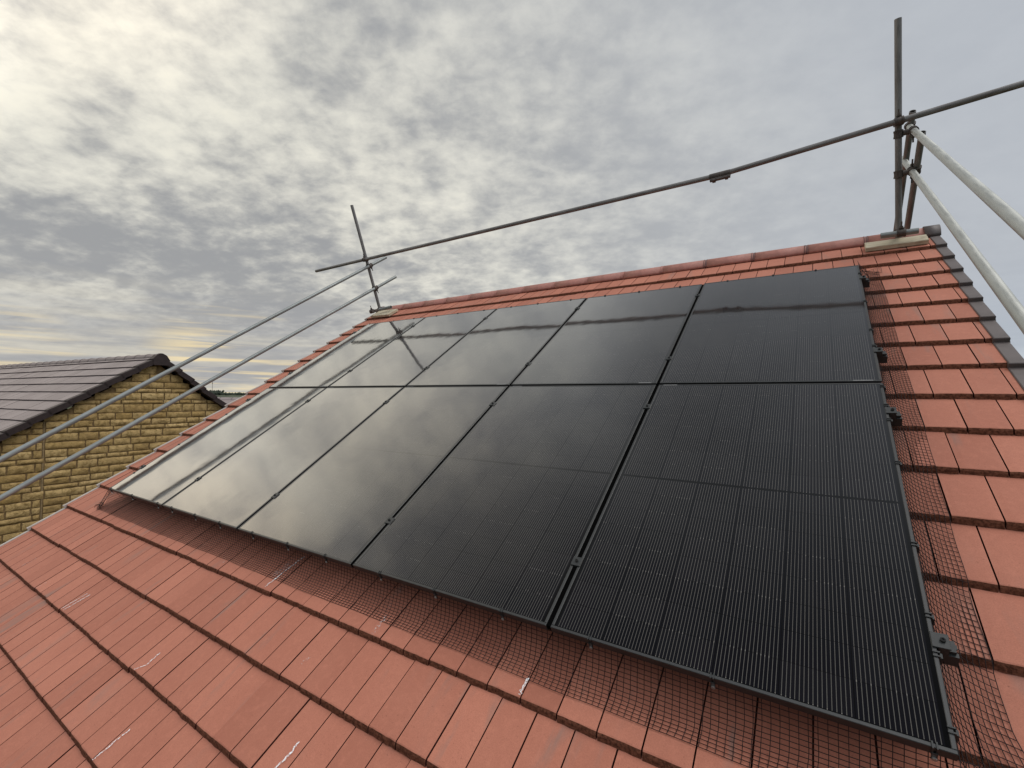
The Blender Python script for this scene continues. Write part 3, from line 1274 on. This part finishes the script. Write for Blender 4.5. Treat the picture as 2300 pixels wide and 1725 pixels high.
rl, rc, rr_ = shift_to(rail_l, .055), shift_to(rail_c, .055), shift_to(rail_r, .055)
ridge_a = tube_part('ridge_rail', rl, rc, M_RUSTY, rings=8)
ridge_b = tube_part('ridge_rail', rc, rr_, M_RUSTY, rings=8)

c3 = lambda x, y: (x / 3.318, 760 + y / 3.318)
cp = lambda x, y: (650 + x / 4.609, 400 + y / 4.609)
cq = lambda x, y: (1900 + x / 2.765, y / 2.765)
# left side rails: run from beyond the post down along the verge
xp_u = on_pole(*cp(822, 895)).x + .045
xp_l = on_pole(*cp(885, 1145)).x + .045
u_top, u_bot = on_x(*cp(830, 895), xp_u), on_x(*c3(0, 905), -.66)
l_top, l_bot = on_x(*cp(890, 1145), xp_l), on_x(*c3(0, 1193), -.66)
u_end = on_x(*cp(1000, 820), xp_u - .012)
l_end = on_x(*cp(1100, 1022), xp_l - .012)
side_lu = tube_part('side_rail', extend(u_end, u_bot, 1.45), u_end, M_GALV2)
side_ll = tube_part('side_rail', extend(l_end, l_bot, 1.45), l_end, M_GALV2)
# right side rails, bright new tube
ru_a, ru_b = on_x(*cq(385, 778), 6.165), on_x(*cq(1106, 1420), 6.165)
rl_a, rl_b = on_x(*cq(352, 985), 6.165), on_x(*cq(850, 1650), 6.165)
side_ru = tube_part('side_rail', extend(ru_a, ru_b, 1.55), ru_a, M_GALV, label='shiny galvanised rail')
side_rl = tube_part('side_rail', extend(rl_a, rl_b, 1.95), rl_a, M_GALV, label='shiny galvanised rail')
# rails going down behind the ridge
DFAR = Vector((0, CT, -ST))
b1a = on_x(2050, 250, 6.175)
b2a = on_x(2071.5, 297, 6.195)
back_u = tube_part('side_rail', b1a + DFAR * 4.2, b1a, M_RUSTY, label='dark rail behind the ridge')
back_l = tube_part('side_rail', b2a + DFAR * 4.2, b2a, M_RUSTY, label='dark rail behind the ridge')
# short base tubes clamped to the feet of the posts
bt_r = (on_plane(1978, 530, RW(6, 4.3, -.02), (0, -ST, CT)), on_plane(2063.5, 518, RW(6, 4.3, -.02), (0, -ST, CT)))
base_r = tube_part('base_tube', bt_r[0], bt_r[1], M_GALV2)
cL = lambda x, y: (820 + x / 6.637, 650 + y / 6.637)
bt_l = (on_plane(*cL(215, 302), RW(0, 4.2, -.035), (0, -ST, CT)), on_plane(*cL(388, 262), RW(0, 4.2, -.035), (0, -ST, CT)))
base_l = tube_part('base_tube', bt_l[0], bt_l[1], M_GALV2)


def coupler(p, ax1, ax2, d1, d2, par, stub1=None, stub2=None):
    """two half-saddles, one round each tube, with a bolt and flap on each; p1/p2 are tube axes points"""
    mbc = MB()
    for c, ax, dd in ((p[0], ax1, d1), (p[1], ax2, d2)):
        ax = Vector(ax).normalized()
        a, b = c - ax * .026, c + ax * .026
        mbc.tube(a, b, TR + .007, 16, hollow=False)
        mbc.tube(a - ax * .004, a + ax * .010, TR + .0095, 16, hollow=False)
        mbc.tube(b - ax * .010, b + ax * .004, TR + .0095, 16, hollow=False)
        # T-bolt with nut, sticking out sideways
        sd = ax.cross(Vector(dd).normalized()).normalized()
        q = c + Vector(dd).normalized() * (TR + .012)
        bo, tip = c + sd * (TR + .002), c + sd * (TR + .070)
        mbc.tube(bo, tip, .0062, 8, hollow=False)
        mbc.tube(c + sd * (TR + .016), c + sd * (TR + .034), .0130, 6, hollow=False)
        # flap
        for s in (-1, 1):
            k0 = c + sd * (TR + .001) + ax * (s * .012)
            mbc.tube(k0, k0 + sd * .020, .0075, 6, hollow=False)
    # plate between the saddles
    mid = (p[0] + p[1]) / 2
    mbc.tube(p[0].lerp(p[1], .3), p[0].lerp(p[1], .7), .024, 8, hollow=False)
    o = mbc.build('coupler', M_COUP, origin=mid)
    o.parent = scaf
    o.location = mid - scaf.location
    return o


def closest(a0, a1, b0, b1):
    da, db = (a1 - a0), (b1 - b0)
    r = a0 - b0
    A, B, C_, D, E_ = da.dot(da), da.dot(db), db.dot(db), da.dot(r), db.dot(r)
    den = A * C_ - B * B
    s = (B * E_ - C_ * D) / den
    t_ = (A * E_ - B * D) / den
    return a0 + da * s, b0 + db * t_


def couple(A0, A1, B0, B1):
    p = closest(A0, A1, B0, B1)
    dd = (p[1] - p[0])
    if dd.length < .01:
        dd = Vector((0, -1, 0))
    coupler(p, A1 - A0, B1 - B0, dd, -dd, scaf)
    return p


couple(L_base, L_top, rl, rc)
couple(L_base, L_top, l_end, l_bot)
couple(L_base, L_top, u_end, u_bot)
couple(R_base, R_top, rc, rr_)
couple(R_base, R_top, ru_a, ru_b)
couple(R_base, R_top, rl_a, rl_b)
couple(b1a, b1a + DFAR, ru_a, ru_b)
couple(b2a, b2a + DFAR, rl_a, rl_b)
couple(R_base, R_top, bt_r[0], bt_r[1])
couple(L_base, L_top, bt_l[0], bt_l[1])

# sleeve coupler joining the two ridge tubes
mbs = MB()
axr = (rr_ - rl).normalized()
sa_, sb_ = rc - axr * .095, rc + axr * .095
mbs.tube(sa_, sb_, TR + .0065, 18, hollow=False)
dn = Vector((0, -.25, -1)).normalized()
side = axr.cross(dn).normalized()
dn = side.cross(axr).normalized()
if dn.z > 0:
    dn = -dn


def slv(x, y, z):
    return rc + axr * x + side * y + dn * z


mbs.bbox((-.093, -.014, TR), (.095, .014, TR + .030), .004, fn=slv)
mbs.bbox((-.072, -.022, TR + .012), (-.040, .022, TR + .038), .004, fn=slv)
mbs.bbox((.046, -.022, TR + .012), (.074, .022, TR + .036), .004, fn=slv)
so = mbs.build('sleeve_coupler', M_COUP, origin=rc)
so.parent = scaf
so.location = rc - scaf.location


# timber pads under the feet
def board(corners_top, thick, label, r_seed):
    """corners: four points (u, v) on the roof, order front-left, front-right, back-right, back-left"""
    mb = MB()
    nb = -.128
    us = [c[0] for c in corners_top]
    vsx = [c[1] for c in corners_top]
    cu, cv = sum(us) / 4, sum(vsx) / 4
    L1 = Vector((us[1] - us[0], vsx[1] - vsx[0]))
    wd = Vector((us[3] - us[0], vsx[3] - vsx[0])).length
    ang = math.atan2(L1.y, L1.x)
    L = L1.length
    segx = 8
    pr = [(-wd / 2, 0), (-wd / 2 - .001, thick - .004), (-wd / 2 + .004, thick), (0, thick + .0008), (wd / 2 - .004, thick), (wd / 2, thick - .004), (wd / 2, 0)]
    vs = []
    for i in range(segx + 1):
        xx = -L / 2 + L * i / segx
        for (yy, zz) in pr:
            vs.append((xx + random.gauss(0, .002) * (i in (0, segx)), yy + random.gauss(0, .0008), zz + random.gauss(0, .0006)))
    n = len(pr)
    fs = []
    for i in range(segx):
        for q in range(n - 1):
            fs.append((i * n + q, (i + 1) * n + q, (i + 1) * n + q + 1, i * n + q + 1))
        fs.append((i * n + n - 1, (i + 1) * n + n - 1, (i + 1) * n, i * n))
    fs.append(list(range(n))[::-1])
    fs = [f for f in fs]
    fs.append([segx * n + q for q in range(n)])
    mb.add(vs, fs)
    o = mb.build('wooden_board', M_TIMBER)
    o.location = RW(cu, cv, nb)
    o.rotation_mode = 'QUATERNION'
    rot = RM @ Matrix.Rotation(ang, 3, 'Z')
    o.rotation_quaternion = rot.to_quaternion()
    tag(o, label, 'board', 'timber pads under the scaffold posts')
    return o


board([(5.842, 4.158), (6.262, 4.155), (6.262, 4.300), (5.842, 4.303)], .036,
      'pale timber board on the ridge tiles under the upright right post', 1)
board([(-.624, 4.112), (-.165, 4.081), (-.160, 4.290), (-.620, 4.321)], .036,
      'pale timber board on the roof under the leaning left post', 2)

# ------------------------------------------------------------------ neighbouring stone house
NA = Vector((-6.1, 2.530, 1.722))           # ridge end over the gable
Av = Vector((-.99626, -.08644, 0))          # along the ridge, away
Bv = Vector((-.08644, .99626, 0))           # along the gable, to the right
SL, SR_ = .655, .765


def NW(a, b, z):
    return NA + Av * a + Bv * b + Vector((0, 0, z))


nh = empty('stone_house', (NA.x - 3, NA.y, GZ))
tag(nh, 'neighbouring house with buff stone gable and dark purplish tiled roof', 'house')
M_STONE_T = None


def stone_mat():
    m_, t, b, o = material('buff_stone')
    tcn = t.new('ShaderNodeTexCoord').outputs['Object']
    tint = t.attr('tint')
    n1, _ = t.noise(tcn, 14, 7, .68, .5)
    n2, _ = t.noise(tcn, 55, 5, .65)
    n3, _ = t.noise(tcn, 4, 3, .5)
    col = t.mix(tint, (.40, .265, .10), (.62, .45, .215))
    col = t.mix(t.sstep(n1, .40, .66), col, (.28, .19, .075))
    col = t.mix(t.sstep(n2, .55, .75, 0, .6), col, (.58, .43, .21))
    col = t.mix(t.sstep(n3, .5, .7, 0, .25), col, (.27, .18, .09))
    t.put(b.inputs['Base Color'], col)
    b.inputs['Roughness'].default_value = .95
    b.inputs['Specular IOR Level'].default_value = .2
    t.put(b.inputs['Normal'], t.bump(t.add(t.mul(n1, 1.0), t.mul(n2, .6)), .9, .022))
    return m_


M_STONE = stone_mat()
M_MORTAR = simple('mortar', (.22, .15, .075), .95, 0, .25, 20, .1, .4)
M_NTILE = tile_mat('purple_tile', (.25, .205, .20), (.33, .28, .27), (.17, .14, .14), .6, .5)
M_NEDGE = simple('purple_tile_edge', (.045, .032, .033), .9, 0, .3, 40, .2)
M_NVERGE = simple('brown_verge', (.030, .019, .019), .6, 0, .25, 14, .4)

HB = 3.55          # half width
mbw = MB()
zbot = GZ - NA.z


def ztop(b):
    return (-.20 + SL * b) if b < 0 else (-.20 - SR_ * b)


mbw.add([NW(.06, -HB, zbot), NW(.06, HB, zbot), NW(.06, HB, ztop(HB)), NW(.06, 0, ztop(0)), NW(.06, -HB, ztop(-HB))], [(0, 1, 2, 3, 4)], 1, .5)
z = -.10
heights = [.16, .165, .165, .135, .09, .15, .08, .17, .13, .125, .095, .15, .135, .14, .09, .15, .13, .12, .09, .145, .13, .125, .10, .15, .13]
k = 0
SEAM = -1.735
while z > zbot + .05:
    h_ = heights[k % len(heights)]
    k += 1
    z1, z0 = z, z - h_
    z = z0 - .0
    b = -HB - random.random() * .3
    while b < HB:
        L = random.choice([.27, .33, .38, .44, .50, .31]) * random.uniform(.85, 1.15)
        if h_ < .09:
            L *= .85
        b0, b1_ = max(b, -HB), min(b + L, HB)
        L = b1_ - b0
        if b0 < SEAM - .02 < b1_ - .05:
            b1_ = SEAM - .011
            L = b1_ - b0
            nxt = SEAM + .011
        else:
            nxt = b1_
        b = nxt
        zc_ = (z0 + z1) / 2
        bm_ = (b0 + b1_) / 2
        if z1 > ztop(bm_) + .09 or L < .06:
            continue
        g = .0085
        # rough-hewn face: grid pushed in and out, edges rounded back to the mortar
        nx, nz = max(3, int(L / .055)), 4 if h_ > .09 else 3
        tint = min(.98, max(.02, random.gauss(.5, .26)))
        vs, fs = [], []
        jx = [random.gauss(0, .004) for _ in range(nz + 1)]
        jx2 = [random.gauss(0, .004) for _ in range(nz + 1)]
        wz = random.gauss(0, .003)
        for j in range(nz + 1):
            for i in range(nx + 1):
                fx, fz = i / nx, j / nz
                edge = min(fx, 1 - fx) < .01 or min(fz, 1 - fz) < .01
                bb = b0 + g + (L - 2 * g) * fx
                if i == 0: bb += abs(jx[j])
                if i == nx: bb -= abs(jx2[j])
                zz = z0 + g + (h_ - 2 * g) * fz
                if edge and j in (0, nz):
                    zz += random.gauss(0, .0028)
                if not edge:
                    bb += random.gauss(0, .006)
                    zz += random.gauss(0, .005)
                outd = .004 if edge else .020 + random.gauss(0, .006)
                vs.append(NW(.052 - outd, bb, zz))
        for j in range(nz):
            for i in range(nx):
                a_ = j * (nx + 1) + i
                fs.append((a_, a_ + 1, a_ + nx + 2, a_ + nx + 1))
        mbw.add(vs, fs, 0, tint, True)
        # sides of the stone back to the wall
        ring = [i for i in range(nx + 1)] + [(j + 1) * (nx + 1) - 1 for j in range(1, nz + 1)] + \
               [nz * (nx + 1) + i for i in range(nx - 1, -1, -1)] + [j * (nx + 1) for j in range(nz - 1, 0, -1)]
        rv = [Vector(vs[i]) for i in ring]
        rb = [p + Av * .02 for p in rv]
        m = len(ring)
        mbw.add(rv + rb, [((i + 1) % m, i, m + i, m + (i + 1) % m) for i in range(m)], 1, .4)
# remaining walls
DEP = 9.0
mbw.add([NW(DEP, HB, zbot), NW(DEP, -HB, zbot), NW(DEP, -HB, ztop(-HB)), NW(DEP, 0, ztop(0)), NW(DEP, HB, ztop(HB))], [(0, 1, 2, 3, 4)], 1, .5)
for s in (-1, 1):
    ps = [NW(.06, s * HB, zbot), NW(DEP, s * HB, zbot), NW(DEP, s * HB, ztop(s * HB)), NW(.06, s * HB, ztop(s * HB))]
    mbw.add(ps, [(0, 1, 2, 3) if s > 0 else (3, 2, 1, 0)], 1, .5)
under(mbw.build('wall', [M_STONE, M_MORTAR], origin=NW(0, 0, zbot)), nh)

# movement joint
mbj = MB()
zz0, zz1 = zbot, ztop(SEAM) - .02
mbj.add([NW(.051, SEAM - .009, zz0), NW(.051, SEAM + .009, zz0), NW(.051, SEAM + .009, zz1), NW(.051, SEAM - .009, zz1)], [(0, 1, 2, 3)])
jo = mbj.build('movement_joint', simple('joint_sealant', (.25, .18, .095), .8, 0, .2, 30), origin=NW(0, SEAM, -2))
under(jo, nh)

# roof: stepped courses both sides
mbr = MB()
lenL = math.hypot(1, SL)
lenR = math.hypot(1, SR_)


def slope_fr(sgn, sl, ln):
    # (u along ridge from verge, v distance up from the eave measured to ridge, n normal) -> world
    def f(u, v, n):
        # v: 0 at ridge, negative downwards
        b = sgn * (-v) / ln
        zz = sl * v / ln
        nb, nz = sgn * sl / ln, 1 / ln
        return NW(u, b + nb * n, zz + nz * n)
    return f


OVER = -.055
lips_n = [-.20 - .313 * i for i in range(14)][::-1]
for sgn, sl, ln in ((-1, SL, lenL), (1, SR_, lenR)):
    fr = slope_fr(sgn, sl, ln)
    if sgn < 0:
        frm = fr
        for k in range(len(lips_n)):
            va = lips_n[k]
            vb = lips_n[k + 1] if k + 1 < len(lips_n) else -.0
            # u must run to the right when looking up the slope: mirror u on this side
            tile_course(mbr, lambda u, v, n: frm(DEP + OVER - u, v, n), 0.0, DEP, va, vb, .04 if k % 2 else .2, .332, -.005, .024, 0, 1, seg=2, pair=False, jig=.001, gapw=.004, rake=.15, nmat=2)
    else:
        for k in range(len(lips_n)):
            va = lips_n[k]
            vb = lips_n[k + 1] if k + 1 < len(lips_n) else -.0
            tile_course(mbr, fr, OVER, DEP + OVER, va, vb, .04 if k % 2 else .2, .332, -.005, .024, 0, 1, seg=2, pair=False, jig=.001, gapw=.004, rake=.15, nmat=2)
    a_, b_, c_, d_ = fr(OVER + .02, -4.5, -.04), fr(DEP, -4.5, -.04), fr(DEP, 0, -.04), fr(OVER + .02, 0, -.04)
    mbr.add([a_, b_, c_, d_], [(0, 1, 2, 3)], 1)
nroof = under(mbr.build('roof', [M_NTILE, M_NEDGE], origin=NW(4, 0, 0)), nh)
# ridge tiles
i = 0
uu = -.06
while uu < DEP - .05:
    mbt = MB()
    seg = 10
    vs = []
    for u_, r_ in ((uu, .094), (uu + .03, .094), (uu + .032, .086), (uu + .445, .086)):
        for s in range(seg + 1):
            an = math.radians(180 * s / seg)
            vs.append(NW(u_, -r_ * 1.15 * math.cos(an), -.075 + r_ * math.sin(an)))
    n = seg + 1
    fs = [(q * n + s, q * n + s + 1, (q + 1) * n + s + 1, (q + 1) * n + s) for q in range(3) for s in range(seg)]
    fs = [f[::-1] for f in fs]
    mbt.add(vs, fs)
    mbt.add(vs[:n], [list(range(n))])
    rt = mbt.build('ridge_tile', M_NTILE, origin=NW(uu + .22, 0, -.05))
    under(rt, nroof)
    uu += .45
# verge caps, stepped, both slopes
for sgn, sl, ln in ((-1, SL, lenL), (1, SR_, lenR)):
    fr = slope_fr(sgn, sl, ln)
    for k in range(len(lips_n)):
        va = lips_n[k]
        vb = lips_n[k + 1] if k + 1 < len(lips_n) else -.06
        slp = .024 / (vb - va)
        mc = MB()

        def vfn(x, y, zz, fr=fr, va=va, slp=slp):
            return fr(x, y, zz - (y - va) * slp)
        if sgn < 0:
            fn2 = lambda x, y, zz: vfn(-x, y, zz)
            mc.bbox((-.055, va - .012, -.100), (.085, vb + .015, .004), .006, fn=fn2)
        else:
            mc.bbox((-.085, va - .012, -.100), (.055, vb + .015, .004), .006, fn=vfn)
        under(mc.build('verge_cap', M_NVERGE, origin=fr(0, va, 0)), nroof)
# block-end ridge cap
mc = MB()
pts2 = [(-.150, -.235), (-.155, -.105), (-.085, -.020), (-.03, .008), (.03, .008), (.095, -.03), (.150, -.115), (.150, -.235)]
f0 = [NW(-.098, b, z_) for b, z_ in pts2]
f1 = [NW(.06, b, z_) for b, z_ in pts2]
n = len(pts2)
mc.add(f0 + f1, [list(range(n))[::-1]] + [(i, (i + 1) % n, n + (i + 1) % n, n + i) for i in range(n)] + [list(range(n, 2 * n))])
under(mc.build('ridge_end_cap', M_NVERGE, origin=NW(0, 0, -.1)), nroof)

# ------------------------------------------------------------------ house farther off, only its ridge shows
FA = CAM + ray(470, 892.5) * (17.5 / 1.0)
FB = CAM + ray(700, 894.5) * (17.5 / 1.0)
FA.z = FB.z = .76
fh = empty('far_house', ((FA.x + FB.x) / 2, (FA.y + FB.y) / 2, GZ))
tag(fh, 'distant house behind the stone gable with only its pale ridge showing', 'house')
rd = (FB - FA).normalized()
pd = Vector((-rd.y, rd.x, 0))
if pd.dot(CAM - FA) < 0:
    pd = -pd
mbf = MB()
for sgn in (1, -1):
    for k in range(12):
        d0, d1 = .06 + .30 * k, .06 + .30 * (k + 1)
        ps = [FA + pd * sgn * d0 + Vector((0, 0, -.65 * d0)), FB + pd * sgn * d0 + Vector((0, 0, -.65 * d0)),
              FB + pd * sgn * d1 + Vector((0, 0, -.65 * d1 + .02)), FA + pd * sgn * d1 + Vector((0, 0, -.65 * d1 + .02)),
              FB + pd * sgn * d1 + Vector((0, 0, -.65 * d1)), FA + pd * sgn * d1 + Vector((0, 0, -.65 * d1))]
        mbf.add(ps, [(0, 1, 2, 3), (3, 2, 4, 5)] if sgn < 0 else [(3, 2, 1, 0), (5, 4, 2, 3)], 0, .5)
froof = under(mbf.build('roof', M_NTILE, origin=(FA + FB) / 2), fh)
nt = int((FB - FA).length / .45)
for k in range(nt):
    mbt = MB()
    a_ = FA + rd * (.45 * k + .008)
    b_ = FA + rd * (.45 * k + .442)
    seg = 8
    vs = []
    for c in (a_, b_):
        for s in range(seg + 1):
            an = math.radians(180 * s / seg)
            vs.append(c + pd * (.13 * math.cos(an)) + Vector((0, 0, -.12 + .15 * math.sin(an))))
    n = seg + 1
    mbt.add(vs, [(s, s + 1, n + s + 1, n + s) for s in range(seg)], 0, .8, True)
    under(mbt.build('ridge_tile', M_RIDGE2 if False else M_NTILE, origin=(a_ + b_) / 2), froof)
mbf = MB()
for sgn in (1, -1):
    o1 = pd * sgn * 3.3 + Vector((0, 0, -2.2))
    ps = [FA + o1, FB + o1, Vector((FB.x, FB.y, GZ)) + pd * sgn * 3.3, Vector((FA.x, FA.y, GZ)) + pd * sgn * 3.3]
    mbf.add(ps, [(0, 1, 2, 3)])
for E_ in (FA, FB):
    e0 = E_ + (FB - FA).normalized() * (.1 if E_ is FA else -.1)
    g0 = Vector((e0.x, e0.y, GZ))
    mbf.add([g0 - pd * 3.3, g0 + pd * 3.3, e0 + pd * 3.3 + Vector((0, 0, -2.2)), e0 + Vector((0, 0, -.12)), e0 - pd * 3.3 + Vector((0, 0, -2.2))], [(0, 1, 2, 3, 4)])
under(mbf.build('wall', M_WALL, origin=(FA + FB) / 2 + Vector((0, 0, -4))), fh)

print('objects', len(bpy.data.objects))
